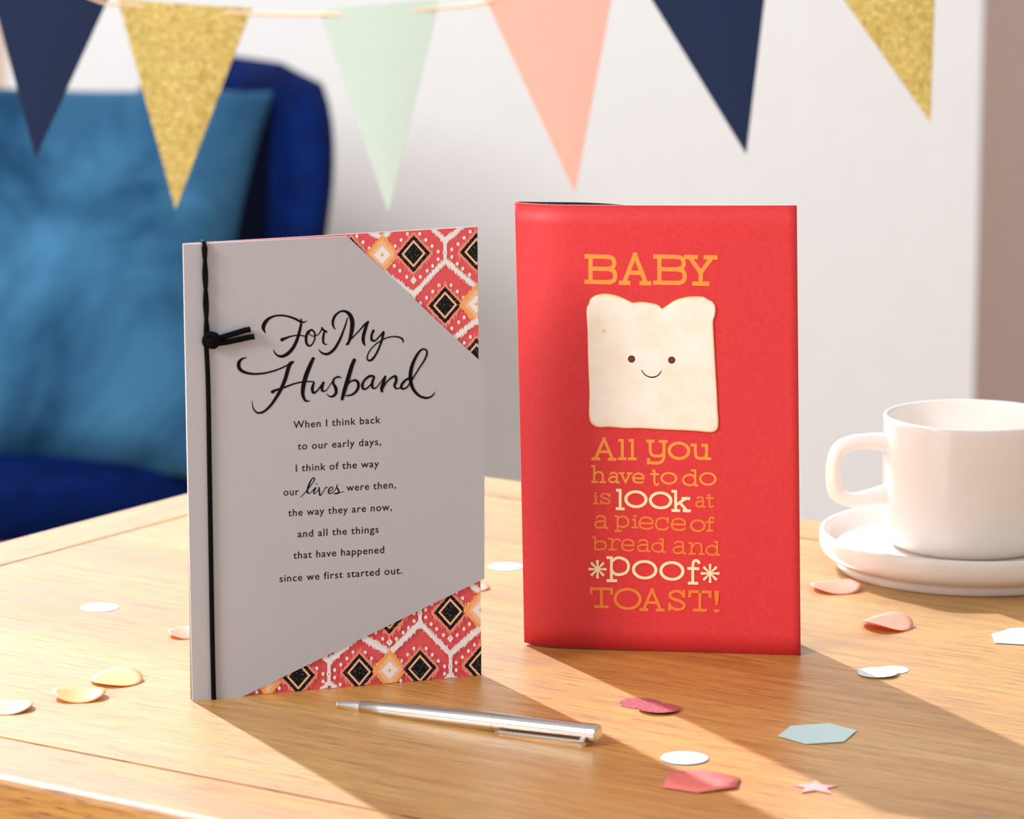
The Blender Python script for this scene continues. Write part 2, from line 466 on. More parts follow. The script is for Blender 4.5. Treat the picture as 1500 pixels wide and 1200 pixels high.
# handwriting, traced in a 4.6875x enlargement
SC = OFF
def zsurf(ox, oy, k, base):
    return lambda x, y, off: surfL(ox+x/k, oy+y/k, base+off)
ink = Ink(zsurf(330, 440, 4.6875, SC))
S_ = [
 [(272,222,5),(260,203,16),(256,180,25),(268,150,25),(295,122,18),(335,105,13),(380,101,12),(430,109,13),(480,127,15),(515,146,14),(540,147,8),(552,136,4)],
 [(515,124,8),(516,150,14),(508,195,18),(490,260,20),(462,320,22),(425,362,23),(385,382,19),(350,374,12),(332,352,8),(326,334,4)],
 [(384,268,24),(400,261,18),(440,246,11),(490,237,9),(540,243,8),(556,248,8)],
 [(588,199,12),(562,215,16),(549,255,18),(553,293,16),(570,310,13),(592,298,10),(608,262,10),(608,222,12),(588,199,12)],
 [(590,200,8),(572,212,8),(574,232,7),(600,243,7),(632,232,7),(650,208,8),(660,188,10)],
 [(657,186,12),(670,203,14),(688,213,15)],
 [(674,212,12),(667,250,15),(667,284,14),(680,300,9),(694,298,4)],
 [(833,116,6),(822,158,10),(802,215,13),(777,275,16),(742,333,18),(702,364,17),(667,363,14),(646,348,9),(638,334,4)],
 [(750,198,4),(736,175,13),(733,140,17),(750,101,15),(785,74,12),(820,74,17),(850,98,25),(866,145,28),(863,200,26),(852,255,21),(836,298,14)],
 [(828,300,14),(860,262,9),(905,215,9),(950,165,12),(975,145,14)],
 [(973,147,14),(957,190,20),(943,240,22),(942,280,20),(953,308,7)],
 [(1011,205,16),(998,240,15),(1001,270,16),(1022,274,11),(1050,248,10),(1078,217,12)],
 [(1079,217,18),(1072,260,15),(1055,310,13),(1030,365,13),(1002,403,15),(977,410,12),(968,387,9),(985,345,8),(1020,305,8),(1060,276,8),(1110,252,8),(1160,246,9),(1200,256,12),(1214,272,11),(1212,288,4)],
 [(138,391,6),(110,399,13),(88,425,22),(90,462,23),(120,488,19),(180,502,14),(250,499,12),(320,484,11),(380,462,10),(430,438,9)],
 [(460,420,14),(440,434,24),(425,470,24),(405,540,24),(375,610,22),(340,670,19),(300,725,16),(255,763,14),(215,769,12),(190,745,8),(181,715,6),(180,688,3)],
 [(318,626,22),(345,612,14),(400,595,12),(470,569,10),(540,555,10),(600,556,8)],
 [(598,396,20),(578,440,25),(550,510,28),(531,580,27),(526,640,22),(540,680,16),(558,690,10),(574,684,4)],
 [(603,562,12),(592,600,19),(598,632,15),(625,618,10),(655,578,10),(668,562,12)],
 [(668,562,16),(658,595,18),(662,620,14),(688,616,6)],
 [(688,616,6),(712,580,6),(740,540,7),(768,522,12),(790,530,5)],
 [(770,522,10),(742,535,12),(735,565,15),(752,600,20),(753,635,18),(730,657,14),(705,654,8),(690,640,4)],
 [(880,407,22),(862,450,25),(835,540,27),(811,620,25),(796,676,18)],
 [(828,585,8),(856,553,11),(893,548,16),(909,580,19),(894,620,16),(860,646,12),(820,652,8)],
 [(1013,517,12),(985,518,16),(950,545,14),(935,580,17),(943,606,14),(970,598,10),(1000,565,10),(1016,530,12)],
 [(1015,524,14),(1003,565,17),(1006,598,14),(1030,596,8),(1062,556,7),(1088,524,9)],
 [(1092,520,14),(1080,560,20),(1068,600,21),(1070,622,16)],
 [(1072,612,8),(1100,560,9),(1140,525,12),(1163,520,17),(1167,550,17),(1156,580,17),(1166,603,10),(1195,597,7)],
 [(1275,528,14),(1238,540,14),(1206,575,17),(1206,603,14),(1235,598,10),(1265,560,9),(1320,470,9),(1365,400,11),(1378,352,12),(1358,331,10),(1325,350,14),(1290,410,19),(1268,480,23),(1266,550,23),(1285,608,20),(1325,652,16),(1370,667,14),(1405,659,10),(1425,640,7),(1433,624,3)]]
for s in S_: ink.ribbon([(x, y, w_*1.1) for x, y, w_ in s], 0, 6)
o = local(ink.build('title_lettering', [M_ink], c1), c1); o['label'] = 'handwritten title reading For My Husband'
ink = Ink(zsurf(390, 590, 4.2846, SC))
for s in [
 [(210,590,4),(240,560,6),(275,515,6),(297,482,7),(296,470,8),(284,474,8),(268,500,10),(253,545,11),(257,566,9),(275,560,5),(303,530,6)],
 [(306,530,8),(293,558,9),(300,568,6),(324,540,4)],[(311,508,8),(313,507,8)],
 [(326,530,9),(328,555,10),(332,580,8),(350,560,5),(366,532,6),(378,528,6)],
 [(385,555,5),(405,547,5),(413,532,6),(400,527,7),(385,548,9),(391,567,8),(415,558,5),(438,525,5)],
 [(440,512,6),(438,530,8),(450,550,10),(442,567,8),(420,568,6),(450,562,5),(482,556,4)]]: ink.ribbon(s, 0, 5)
o = local(ink.build('script_lettering', [M_ink], c1), c1); o['label'] = 'small handwritten word lives'
zs = zsurf(390, 590, 4.2846, SC)
o = local(bfont_ink([
 ('When I think back', 165,158, 712,125, 47), ('to our early days,', 192,292, 715,262, 47), ('I think of the way', 180,430, 702,400, 47),
 ('our', 103,580, 200,576, 47), ('were then,', 498,552, 808,532, 47), ('the way they are now,', 133,710, 783,672, 47),
 ('and all the things', 192,842, 700,812, 47), ('that have happened', 165,977, 735,940, 47), ('since we first started out.', 78,1123, 848,1070, 47)],
 zs, 'verse_lettering', M_ink, c1), c1); o['label'] = 'small printed verse of eight centred lines'
# black cord round the spine with a knot
M_cord = NT('black_cord'); v = M_cord.coords(scale=(1, 1, 1)); nz = M_cord.noise(v, 2500, 3)
M_cord.l(M_cord.ramp(nz, [(.35, lin((3, 3, 3))), (.75, lin((14, 12, 12)))]), M_cord.b.inputs['Base Color']); M_cord.set(.75, .1); M_cord.bump(nz, .6, .0003); M_cord = M_cord.m
cr = .00105
def cordpath(pts, off): return [surfL(x, y, off) for x, y in pts]
# lower single strand, runs under the card and up behind it
low = cordpath(catmull([(300, 500), (303, 560), (305, 680), (307, 800), (309, 920), (311, 1010), (311.6, 1024.5)], 6), OFF+cr*.75)
back = [surfL(311.6, 1025.2, -.0008), surfL(310, 1015, -.0045), surfL(306, 800, -.0045), surfL(300, 500, -.0045), surfL(298, 370, -.0045), surfL(297.5, 355.4, -.0035)]
V, F = tube(low+back, cr, 10, flat=.75, up=nL); cord = local(mesh_obj('cord', V, F, M_cord, c1, True), c1); cord['label'] = 'black cord tied round the spine'
for ph in (0, PI):
    pts = []
    for i in range(41):
        t = i/40; y = 355.2+t*(492-355.2); x = 297.4+t*3.4; a = ph+t*PI*3.2
        amp = 1.5*(1 if t > .04 else 0)
        pts.append(surfL(x+amp*math.cos(a), y, OFF+.0011+.0005*math.sin(a)))
    pts = [surfL(297.4, 354.6, -.002)]+pts
    V, F = tube(pts, .00085, 8, up=nL); local(mesh_obj('strand', V, F, M_cord, c1, True), c1)
# knot: wraps
kn = []
for i in range(90):
    t = i/89; a = t*2*PI*3.3
    kn.append(surfL(306+7.5*(t-.5)*1.2+5.5*math.cos(a)*.9, 496.5+8.5*math.sin(a)+2*(t-.5), OFF+.0022+.0014*math.cos(a*1.0+1.2)))
V, F = tube(kn, .00135, 10, up=nL); local(mesh_obj('knot', V, F, M_cord, c1, True), c1)
V, F = lathe([(0, -.0026), (.0016, -.0022), (.0026, -.001), (.0027, .0008), (.0018, .0022), (0, .0026)], 16)
Mk = Matrix.Translation(surfL(306, 497, OFF+.0019)); V = [Mk @ Vector(q) for q in V]
local(mesh_obj('knot_core', V, F, M_cord, c1, True), c1)
for pts in ([(310, 497), (325, 492), (345, 486), (363.5, 480.5)], [(310, 502), (328, 500), (350, 495.5), (369.2, 491)]):
    q = cordpath(catmull(pts, 5), OFF+.0016); q[-1] += nL*.001; q[-2] += nL*.0008
    V, F = tube(q, .00122, 8, flat=.8, up=nL); local(mesh_obj('cord_end', V, F, M_cord, c1, True), c1)
tag(c1, 'grey greeting card with black cord and coral ikat corners, standing left', 'card')

# ------------------------------------------------------------------ red card
RBL = on_table(766.5, 949); RBR = on_table(1173, 960.5)
dR = (RBR-RBL).normalized(); nR = Vector((dR.y, -dR.x, 0)).normalized(); WR = (RBR-RBL).length
def bow(P):
    s = (P-RBL).dot(dR); z = P.z-TZ
    b = 0.0
    if s < .022: b -= .0075*((.022-s)/.026)**2.2
    b += .0012*math.sin(PI*max(0, min(1, s/WR)))*(z/.2)
    return b
def surfR(px, py, off=0.0):
    d = ray(px, py); t = (RBL-CAM).dot(nR)/d.dot(nR); P = CAM+d*t
    return P+nR*(bow(P)+off)
c2 = empty('greeting_card', RBL)
def edgeL(t): return 751.3+(766-751.3)*t + 1.0*math.sin(PI*t)
def edgeR(t): return 1167.3+(1173-1167.3)*t
grid = []
NR, NC = 22, 40
for r in range(NR+1):
    t = r/NR; row = []
    for k in range(NC+1):
        u = (k/NC)**1.25
        yt = 300.0+.6*u; yb = 947.5+(960.5-947.5)*u
        if u < .03: yb -= 3*(1-u/.03)
        x = edgeL(t)+(edgeR(t)-edgeL(t))*u; row.append(surfR(x, yt+(yb-yt)*t))
    grid.append(row)
o = local(solid_sheet('front_panel', grid, .0004, nR, [M_red, M_white, M_dark], c2), c2)
for p in o.data.polygons: p.use_smooth = p.material_index != 1
# back panel: spread 20 mm at the foot, resting against the front near the top, slightly bowed by the fold
bk = []
zt = grid[0][NC//2].z-TZ
for r in range(NR+1):
    t = r/NR; row = []
    for k in range(25):
        u = k/24; s = .0022+(WR-.0045)*u
        open_ = (.0024+.021*(t**1.1)*u+.0105*math.sin(PI*min(1, u*2.1))*(1-t)**1.5*(1 if u < .48 else 0))
        s -= .0055*(1-t)
        base = RBL+dR*s+nR*(bow(RBL+dR*s+Vector((0, 0, zt*(1-t))))-open_)
        shift = Vector()
        row.append(base+shift+Vector((0, 0, .0003+(zt-.0003)*(1-t)-(.0005+.0012*u)*(1-t))))
    bk.append(row)
o = local(solid_sheet('back_panel', bk, .0004, nR, [M_dark, M_dark, M_white], c2), c2)
for p in o.data.polygons: p.use_smooth = p.material_index != 1
# spine strip
col0 = [g_[0] for g_ in grid]; cols_b = [b_[0] for b_ in bk]
V = []; F = []
for r in range(NR+1):
    a, b = col0[r], cols_b[r]-nR*.0004; mid = (a+b)/2-dR*.0007
    for q in (a, a.lerp(mid, .55)-dR*.0003, mid, b.lerp(mid, .5)-dR*.0002, b): V.append(q)
for r in range(NR):
    for k in range(4): F.append((r*5+k, (r+1)*5+k, (r+1)*5+k+1, r*5+k+1))
local(mesh_obj('spine', V, F, M_red, c2, True), c2)

# slab-serif lettering
G = {
 'B': [[(.14,0),(.14,1)],[(0,1),(.72,1)],[(.14,.52),(.75,.52)],[(0,0),(.77,0)],('c',[(.7,1),(.9,.95),(.97,.76),(.9,.58),(.7,.52)]),('c',[(.72,.52),(.94,.46),(1,.26),(.94,.06),(.72,0)])],
 'A': [[(.12,0),(.5,1),(.88,0)],[(.27,.36),(.75,.36)],[(0,0),(.27,0)],[(.73,0),(1,0)]],
 'Y': [[(.5,0),(.5,.42)],[(.5,.42),(.12,1)],[(.5,.42),(.88,1)],[(0,1),(.33,1)],[(.67,1),(1,1)],[(.28,0),(.72,0)]],
 'l': [[(.5,0),(.5,1)],[(.05,1),(.5,1)],[(0,0),(1,0)]],
 'y': [('c',[(.14,1),(.14,.6),(.22,.38),(.5,.32),(.75,.36),(.88,.5)]),('c',[(.88,1),(.88,.5),(.86,.22),(.7,.04),(.4,0),(.08,.03)]),[(0,1),(.3,1)],[(.68,1),(1,1)],[(.04,0),(.04,.16)]],
 'o': 'ring', 'O': 'ring',
 'u': [('c',[(.2,1),(.2,.45),(.27,.1),(.5,0),(.7,.06),(.82,.3)]),[(.82,1),(.82,0)],[(.82,0),(1,0)],[(0,1),(.2,1)],[(.6,1),(.82,1)]],
 'h': [[(.15,0),(.15,1)],[(0,1),(.15,1)],[(0,0),(.36,0)],('c',[(.15,.38),(.3,.58),(.55,.64),(.77,.55),(.82,.33),(.82,0)]),[(.64,0),(1,0)]],
 'a': [('c',[(.12,.8),(.25,.97),(.5,1),(.73,.93),(.8,.7),(.8,.35),(.8,0)]),[(.8,0),(1,0)],('c',[(.8,.56),(.4,.57),(.1,.46),(.02,.25),(.14,.04),(.4,0),(.65,.08),(.8,.28)])],
 'v': [[(.14,1),(.5,0),(.86,1)],[(0,1),(.33,1)],[(.67,1),(1,1)]],
 'e': [[(.03,.48),(.96,.48)],('c',[(.97,.48),(.9,.83),(.55,1),(.2,.9),(.02,.5),(.14,.12),(.5,0),(.8,.03),(.97,.2)])],
 't': [('c',[(.4,1),(.4,.6),(.4,.25),(.5,.04),(.75,0),(.95,.14)]),[(0,.76),(.9,.76)],[(.22,1),(.4,1)]],
 'd': [[(.85,1),(.85,0)],[(.85,0),(1,0)],[(.62,1),(.85,1)],('o',[(.85,.35),(.7,.64),(.42,.7),(.12,.58),(0,.35),(.12,.1),(.42,0),(.7,.06)])],
 'i': [[(.5,0),(.5,.68)],[(.08,.68),(.5,.68)],[(0,0),(1,0)],[(.38,.97),(.62,.97)]],
 's': [('c',[(.9,.78),(.62,1),(.22,.96),(.05,.76),(.28,.58),(.7,.45),(.95,.25),(.8,.04),(.4,0),(.08,.16)]),[(.92,1),(.92,.74)],[(.05,0),(.05,.26)]],
 'k': [[(.17,0),(.17,1)],[(0,1),(.17,1)],[(0,0),(.36,0)],[(.17,.28),(.78,.64)],[(.42,.42),(.85,0)],[(.6,.64),(.96,.64)],[(.68,0),(1,0)]],
 'p': [[(.17,0),(.17,1)],[(0,1),(.17,1)],[(0,0),(.38,0)],('c',[(.17,.8),(.35,.96),(.6,1),(.9,.88),(1,.64),(.88,.38),(.55,.27),(.3,.32),(.17,.48)])],
 'c': [('c',[(.93,.72),(.8,.94),(.5,1),(.15,.88),(0,.5),(.12,.12),(.5,0),(.8,.05),(.97,.25)]),[(.94,1),(.94,.68)]],
 'f': [('c',[(.4,0),(.4,.4),(.4,.72),(.47,.93),(.68,1),(.9,.94),(.95,.85)]),[(.05,.64),(.85,.64)],[(.1,0),(.75,0)]],
 'b': [[(.17,0),(.17,1)],[(0,1),(.17,1)],('c',[(.17,.48),(.35,.64),(.6,.68),(.92,.58),(1,.34),(.9,.08),(.55,0),(.17,0)])],
 'r': [[(.3,0),(.3,1)],[(0,1),(.3,1)],[(0,0),(.62,0)],('c',[(.3,.6),(.45,.87),(.7,1),(.95,.92),(1,.76)])],
 'n': [[(.17,0),(.17,1)],[(0,1),(.17,1)],[(0,0),(.38,0)],('c',[(.17,.58),(.35,.91),(.6,1),(.8,.88),(.84,.6),(.84,0)]),[(.68,0),(1,0)]],
 'T': [[(.5,0),(.5,1)],[(0,1),(1,1)],[(0,1),(0,.76)],[(1,1),(1,.76)],[(.22,0),(.78,0)]],
 '*': 'star', '!': 'bang', 'S': None}
G['S'] = G['s']
M_o1 = paper('orange_lettering', (246, 150, 62), .5, .4, .02, 900, 0); M_o2 = paper('deep_orange_lettering', (243, 124, 52), .5, .4, .02, 900, 0); M_cr = paper('cream_lettering', (252, 226, 172), .5, .4, .02, 900, 0)
def glyph(ink, ch, x0, y0, x1, y1, t, mi, slope):
    w, h = x1-x0, y1-y0
    X = lambda u: x0+t/2+u*(w-t); Y = lambda u, v: y1-t/2-v*(h-t)+slope*((u-.5)*w)
    g_ = G[ch]
    if g_ == 'ring':
        ts = t*1.12
        ink.ribbon([((x0+x1)/2+(w-ts)/2*math.cos(q*PI/8), (y0+y1)/2+(h-ts*.85)/2*math.sin(q*PI/8)+slope*(w/2)*math.cos(q*PI/8), ts*(.86+.14*abs(math.cos(q*PI/8)))) for q in range(16)], mi, 3, closed=True); return
    if g_ == 'star':
        cx, cy = (x0+x1)/2, (y0+y1)/2
        for q in range(4):
            a = q*PI/4; dx, dy = math.cos(a)*w/2, math.sin(a)*h/2
            ink.ribbon([(cx-dx, cy-dy, t*.95), (cx, cy, t*.5), (cx+dx, cy+dy, t*.95)], mi, 1, caps=False, smooth=False)
        return
    if g_ == 'bang':
        cx = (x0+x1)/2
        ink.ribbon([(cx, y0, t*1.7), (cx-1, y0+h*.66, t*.8)], mi, 1, caps=False, smooth=False)
        ink.ribbon([(cx-t*.85, y1-t/2, t*.95), (cx+t*.85, y1-t/2, t*.95)], mi, 1, caps=False, smooth=False); return
    for s in g_:
        if isinstance(s, tuple):
            pts = [(X(u), Y(u, v), t) for u, v in s[1]]
            ink.ribbon(pts, mi, 4, caps=False, closed=(s[0] == 'o'))
        else:
            for a, b in zip(s, s[1:]):
                p, q = (X(a[0]), Y(*a)), (X(b[0]), Y(*b)); L = math.hypot(q[0]-p[0], q[1]-p[1]) or 1
                e = t*.48; dx, dy = (q[0]-p[0])/L*e, (q[1]-p[1])/L*e
                ink.ribbon([(p[0]-dx, p[1]-dy, t), (q[0]+dx, q[1]+dy, t)], mi, 1, caps=False, smooth=False)
def rs(ox, oy, k): return lambda x, y, off: surfR(ox+x/k, oy+y/k, off)
ink = Ink(rs(840, 360, 4.0))
for a in [('B',65,50,258,224),('A',265,38,458,229),('B',468,50,665,228),('Y',648,53,845,233)]: glyph(ink, *a, 25, 0, .015)
o = local(ink.build('heading_lettering', [M_o1], c2), c2); o['label'] = 'orange slab-serif heading reading BABY'
ink = Ink(rs(840, 630, 4.2875)); s_ = .02
rows = [
 (18, 0, [('A',113,45,272,190),('l',280,55,335,188),('l',344,55,398,189),('y',458,60,592,216),('o',592,72,735,186),('u',735,85,866,187)]),
 (12.5, 0, [('h',112,220,206,332),('a',218,261,292,333),('v',284,264,372,334),('e',368,266,450,336),('t',484,248,544,350),('o',547,263,653,341),('d',683,246,786,352),('o',790,264,899,348)]),
 (11.5, 1, [('i',125,387,158,466),('s',165,393,238,466),('a',765,415,832,487),('t',830,403,888,488)]),
 (17.5, 2, [('l',266,369,322,502),('o',320,378,466,489),('o',474,385,622,496),('k',616,376,738,514)]),
 (13, 1, [('a',130,533,222,620),('p',258,535,353,640),('i',365,530,410,618),('e',407,541,508,626),('c',512,545,606,631),('e',610,549,712,633),('o',732,560,832,640),('f',830,541,890,638)]),
 (11.5, 1, [('b',118,666,210,755),('r',217,678,300,757),('e',298,681,388,762),('a',398,684,488,766),('d',489,679,580,770),('a',622,695,712,779),('n',722,704,826,783),('d',829,696,922,789)]),
 (17.5, 2, [('p',208,793,356,955),('o',368,816,528,937),('o',540,823,698,945),('f',712,809,802,970),('*',95,816,208,930),('*',800,841,917,958)]),
 (18.5, 1, [('T',103,987,250,1118),('O',252,990,430,1130),('A',415,992,575,1138),('S',590,1003,712,1135),('T',722,1006,868,1140),('!',882,1008,920,1144)])]
for t, mi, ls in rows:
    for a in ls: glyph(ink, *a, t, mi, s_)
o = local(ink.build('message_lettering', [M_o1, M_o2, M_cr], c2), c2); o['label'] = 'orange and cream slab-serif message on the red front'
# slice of bread
BO = [(78,400),(80,360),(92,338),(100,312),(125,292),(165,280),(210,280),(262,292),(312,312),(350,330),(400,326),(455,333),(500,345),(522,364),(545,350),(590,320),(640,302),(700,294),(760,297),(792,314),(818,328),(833,355),(832,400),(820,440),(822,500),(828,620),(836,760),(843,880),(846,960),(851,1020),(848,1065),(832,1085),(805,1092),(730,1085),(640,1080),(520,1075),(400,1068),(300,1068),(210,1060),(150,1062),(112,1045),(95,1015),(92,960),(95,860),(90,740),(86,620),(84,500)]
bo = catmull([(x, y) for x, y in BO], 3, True)
bsurf = rs(840, 360, 4.0); cx, cy = 463, 690
rings = [(1.0, .00005), (1.0, .0007), (.992, .00095), (.97, .00105), (.93, .0011), (.75, .0011), (.4, .0011)]
V = []; F = []; n = len(bo)
for sc_, off in rings:
    V += [bsurf(cx+(x-cx)*sc_, cy+(y-cy)*sc_, off) for x, y in bo]
for r in range(len(rings)-1):
    for i in range(n):
        j = (i+1) % n; F.append((r*n+i, (r+1)*n+i, (r+1)*n+j, r*n+j))
V.append(bsurf(cx, cy, .0011)); q = (len(rings)-1)*n
for i in range(n): F.append((q+i, len(V)-1, q+(i+1) % n))
MB = NT('bread_crumb'); at = MB.n('ShaderNodeAttribute', attribute_name='crust')
nz = MB.noise(MB.coords(), 420, 4, .6); nz2 = MB.noise(MB.coords(), 90, 3, .6)
crumb = MB.ramp(nz2, [(.3, lin((247, 226, 200))), (.55, lin((250, 236, 218))), (.75, lin((252, 241, 228)))])
cr_c = MB.ramp(at.outputs['Fac'], [(0, lin((224, 158, 92))), (.5, lin((246, 208, 152))), (1, lin((250, 234, 214)))])
MB.l(MB.mix(MB.ramp(at.outputs['Fac'], [(.6, (0, 0, 0, 1)), (1, (1, 1, 1, 1))]), cr_c, crumb), MB.b.inputs['Base Color']); MB.set(.7, .3); MB.bump(nz, .25, .0003)
o = local(mesh_obj('bread_slice', V, F, MB.m, c2, True), c2); o['label'] = 'pale slice of bread with a smiling face'
at_ = o.data.attributes.new('crust', 'FLOAT', 'POINT'); vals = []
for si, (sc_, off) in enumerate(rings):
    for x, y in bo:
        top = .5 if (y < 480 and 150 < x < 760) else (.25 if (y > 1000) else 0.0)
        vals.append({0: 0.25, 1: .35-top*.4, 2: .6-top*.6, 3: .93-top*.35}.get(si, 1.0))
vals.append(1.0)
for i, vv in enumerate(vals): at_.data[i].value = vv
ink = Ink(rs(840, 360, 4.0), .00118)
for ex_, ey_ in ((342, 660), (577, 666)): ink.disc(ex_, ey_, 21, 21, 0, 24); ink.disc(ex_, ey_, 15, 15, 1, 24)
ink.ribbon([(402,726,5),(412,742,6),(430,758,7),(460,767,8),(490,760,7),(508,744,6),(516,729,5)], 2, 5)
M_dbr = paper('dark_brown_ink', (58, 24, 22), .5, .4, .02, 900, 0)
local(ink.build('smiling_face', [M_dbr, paper('brown_ink', (120, 52, 42), .5, .4, .02, 900, 0), M_dbr], c2), c2)
ink = Ink(rs(840, 360, 4.0), .0011)
ink.disc(180, 498, 14, 11, 0, 14)
local(ink.build('toasted_spot', [paper('toast_spot', (246, 214, 172), .7, .3, .02, 400, 0)], c2), c2)
tag(c2, 'red greeting card with a smiling slice of bread, standing right', 'card')

# ------------------------------------------------------------------ pen
M_steel = NT('brushed_steel'); v = M_steel.coords(scale=(20, 900, 900)); nz = M_steel.noise(v, 1, 3)
M_steel.l(M_steel.ramp(nz, [(.3, lin((198, 186, 174))), (.7, lin((226, 216, 206)))]), M_steel.b.inputs['Base Color']); M_steel.set(.24, .5, 1.0); M_steel.bump(nz, .03, .0001); M_steel = M_steel.m
M_chrome = NT('bright_steel'); M_chrome.b.inputs['Base Color'].default_value = lin((238, 232, 226)); M_chrome.set(.2, .5, 1.0); M_chrome = M_chrome.m
P0 = on_table(495, 1032, .0016); P1 = on_table(874, 1075, .0050)
ax = (P1-P0); LP = ax.length; ax.normalize()
side = ax.cross(Vector((0, 0, 1))).normalized(); upv = side.cross(ax).normalized()
PM = Matrix(((ax.x, side.x, upv.x, P0.x), (ax.y, side.y, upv.y, P0.y), (ax.z, side.z, upv.z, P0.z), (0, 0, 0, 1)))
pen = empty('ballpoint_pen', P0); pen.matrix_world = PM
def lat_x(prof, n=40):
    V, F = lathe([(r, x) for x, r in prof], n); return [(z, x, y) for x, y, z in V], F
L = LP
V, F = lat_x([(0, 0), (0, .0012), (.0006, .0016), (.0105, .0025), (.0115, .0026)], 32); mesh_obj('nose_cone', V, F, M_chrome, pen, True)
V, F = lat_x([(.0113, .0023), (.0116, .0026), (.022, .0031), (.036, .0035), (.055, .00375), (L*.6, .0039), (L*.618, .0039)]); mesh_obj('barrel', V, F, M_steel, pen, True)
V, F = lat_x([(L*.6192, .0039), (L*.8, .0039), (L*.9845, .0039)]); mesh_obj('upper_barrel', V, F, M_steel, pen, True)
V, F = lat_x([(L*.9850, .0039), (L*.99, .0039), (L*1.004, .0039), (L*1.0055, .0036), (L*1.007, .0022), (L*1.0075, 0)], 40); mesh_obj('end_cap', V, F, M_steel, pen, False)
V, F = lat_x([(L*.617, .0037), (L*.6205, .0037)], 40); mesh_obj('joint_ring', V, F, M_steel, pen, True)
# clip: flat bar standing off the near side of the barrel
th = math.radians(-35)
V = []; F = []
sec = [(L*.64, .0064, .0013), (L*.655, .0060, .0017), (L*.8, .0062, .0018), (L*.93, .0063, .0018), (L*.965, .0063, .0018), (L*.975, .0054, .0013)]
for x, d_, hw in sec:
    for dy, dz in ((-.0005, -hw), (.0005, -hw), (.0005, hw), (-.0005, hw)):
        y_, z_ = d_+dy, dz
        V.append((x, y_*math.cos(th)-z_*math.sin(th), y_*math.sin(th)+z_*math.cos(th)))
for i in range(len(sec)-1):
    for k in range(4): F.append((i*4+k, i*4+(k+1) % 4, (i+1)*4+(k+1) % 4, (i+1)*4+k))
F += [(0, 1, 2, 3), tuple(range(len(V)-4, len(V)))[::-1]]
mesh_obj('clip', V, F, M_chrome, pen)
bm = box_bm(L*.955, L*.972, .003, .0055, -.0012, .0012, .0002)
bmesh.ops.rotate(bm, verts=bm.verts, cent=(0, 0, 0), matrix=Matrix.Rotation(th, 3, 'X')); bm_obj('clip_mount', bm, M_chrome, pen)
tag(pen, 'brushed steel ballpoint pen lying on the table in front of the cards', 'pen')

# ------------------------------------------------------------------ cup and saucer
M_cer = NT('cream_glaze'); M_cer.b.inputs['Base Color'].default_value = lin((240, 226, 214)); M_cer.set(.22, .5, 0); M_cer.b.inputs['Coat Weight'].default_value = .3; M_cer.b.inputs['Coat Roughness'].default_value = .08
M_cer.b.inputs['Subsurface Weight'].default_value = .08; M_cer.b.inputs['Subsurface Radius'].default_value = (.01, .006, .004); M_cer = M_cer.m
CC = Vector((.2235, .172, TZ))
def rprof(p, sub=4): return [(max(0, r), z) for r, z in catmull(p, sub)]
sa = [(0, .0032), (.057, .0032), (.0585, .0028), (.0595, .0008), (.0605, 0), (.0635, 0), (.0648, .001), (.0652, .0035), (.0655, .0048), (.0675, .0056), (.0705, .0072), (.0724, .0098), (.073, .013), (.0731, .0165), (.0728, .0182), (.0718, .0190), (.0706, .0186), (.0699, .017), (.0692, .0145), (.067, .0125), (.062, .0118), (.04, .0115), (0, .0115)]
V, F = lathe(sa, 128); s = mesh_obj('saucer', V, F, M_cer, None, True); s.location = CC
tag(s, 'cream ceramic saucer under the cup, at the right edge', 'saucer')
cup = empty('cup', CC+Vector((0, 0, .0116)))
pr = [(0, .0012), (.0335, .0012), (.0345, 0), (.0365, 0), (.0378, .0012), (.0400, .0030), (.0418, .0062), (.0424, .011), (.0427, .03), (.0430, .0615), (.0429, .0636), (.0421, .0645), (.0411, .0640), (.0405, .062), (.0402, .03), (.0398, .012), (.037, .006), (.03, .0042), (0, .004)]
V, F = lathe(pr, 128); mesh_obj('body', V, F, M_cer, cup, True)
hd = Vector((-1, -.12, 0)).normalized()
hp = catmull([(.0412, .0515), (.050, .0522), (.0585, .0518), (.0655, .0485), (.0680, .0415), (.0680, .033), (.0662, .0268), (.0600, .0235), (.052, .0240), (.0412, .0262)], 5)
path = [hd*r+Vector((0, 0, z)) for r, z in hp]
rad = [.0036+.0012*max(0, 1-min(i, len(path)-1-i)/7) for i in range(len(path))]
V, F = tube(path, rad, 20, up=hd.cross(Vector((0, 0, 1)))); mesh_obj('handle', V, F, M_cer, cup, True)
tag(cup, 'cream ceramic cup with a rounded handle, standing on the saucer', 'cup')

# ------------------------------------------------------------------ confetti
def conf_mat(name, rgb, trans=.25, rough=.4, under=None):
    M = NT(name); n1 = M.noise(M.coords(), 500, 3); c = lin(rgb)
    M.l(M.ramp(n1, [(.3, tuple(x*.95 for x in c[:3])+(1,)), (.7, c)]), M.b.inputs['Base Color']); M.set(rough, .5)
    if trans:
        tr = M.n('ShaderNodeBsdfTranslucent'); tr.inputs[0].default_value = lin(under or rgb); mx = M.n('ShaderNodeMixShader'); mx.inputs[0].default_value = trans
        M.l(M.b.outputs[0], mx.inputs[1]); M.l(tr.outputs[0], mx.inputs[2]); M.l(mx.outputs[0], M.out.inputs[0])
    return M.m
K_white = conf_mat('white_foil', (226, 230, 242), .1, .35); K_gold = conf_mat('gold_tissue', (250, 206, 130), .35, .5, (240, 160, 50))
K_peach = conf_mat('peach_tissue', (255, 194, 156), .4, .5, (250, 130, 80)); K_cream = conf_mat('cream_tissue', (252, 226, 176), .3, .5, (210, 90, 60))
K_mint = conf_mat('pale_mint_card', (206, 232, 226), .1, .5); K_blue = conf_mat('pale_blue_card', (206, 236, 240), .1, .5)
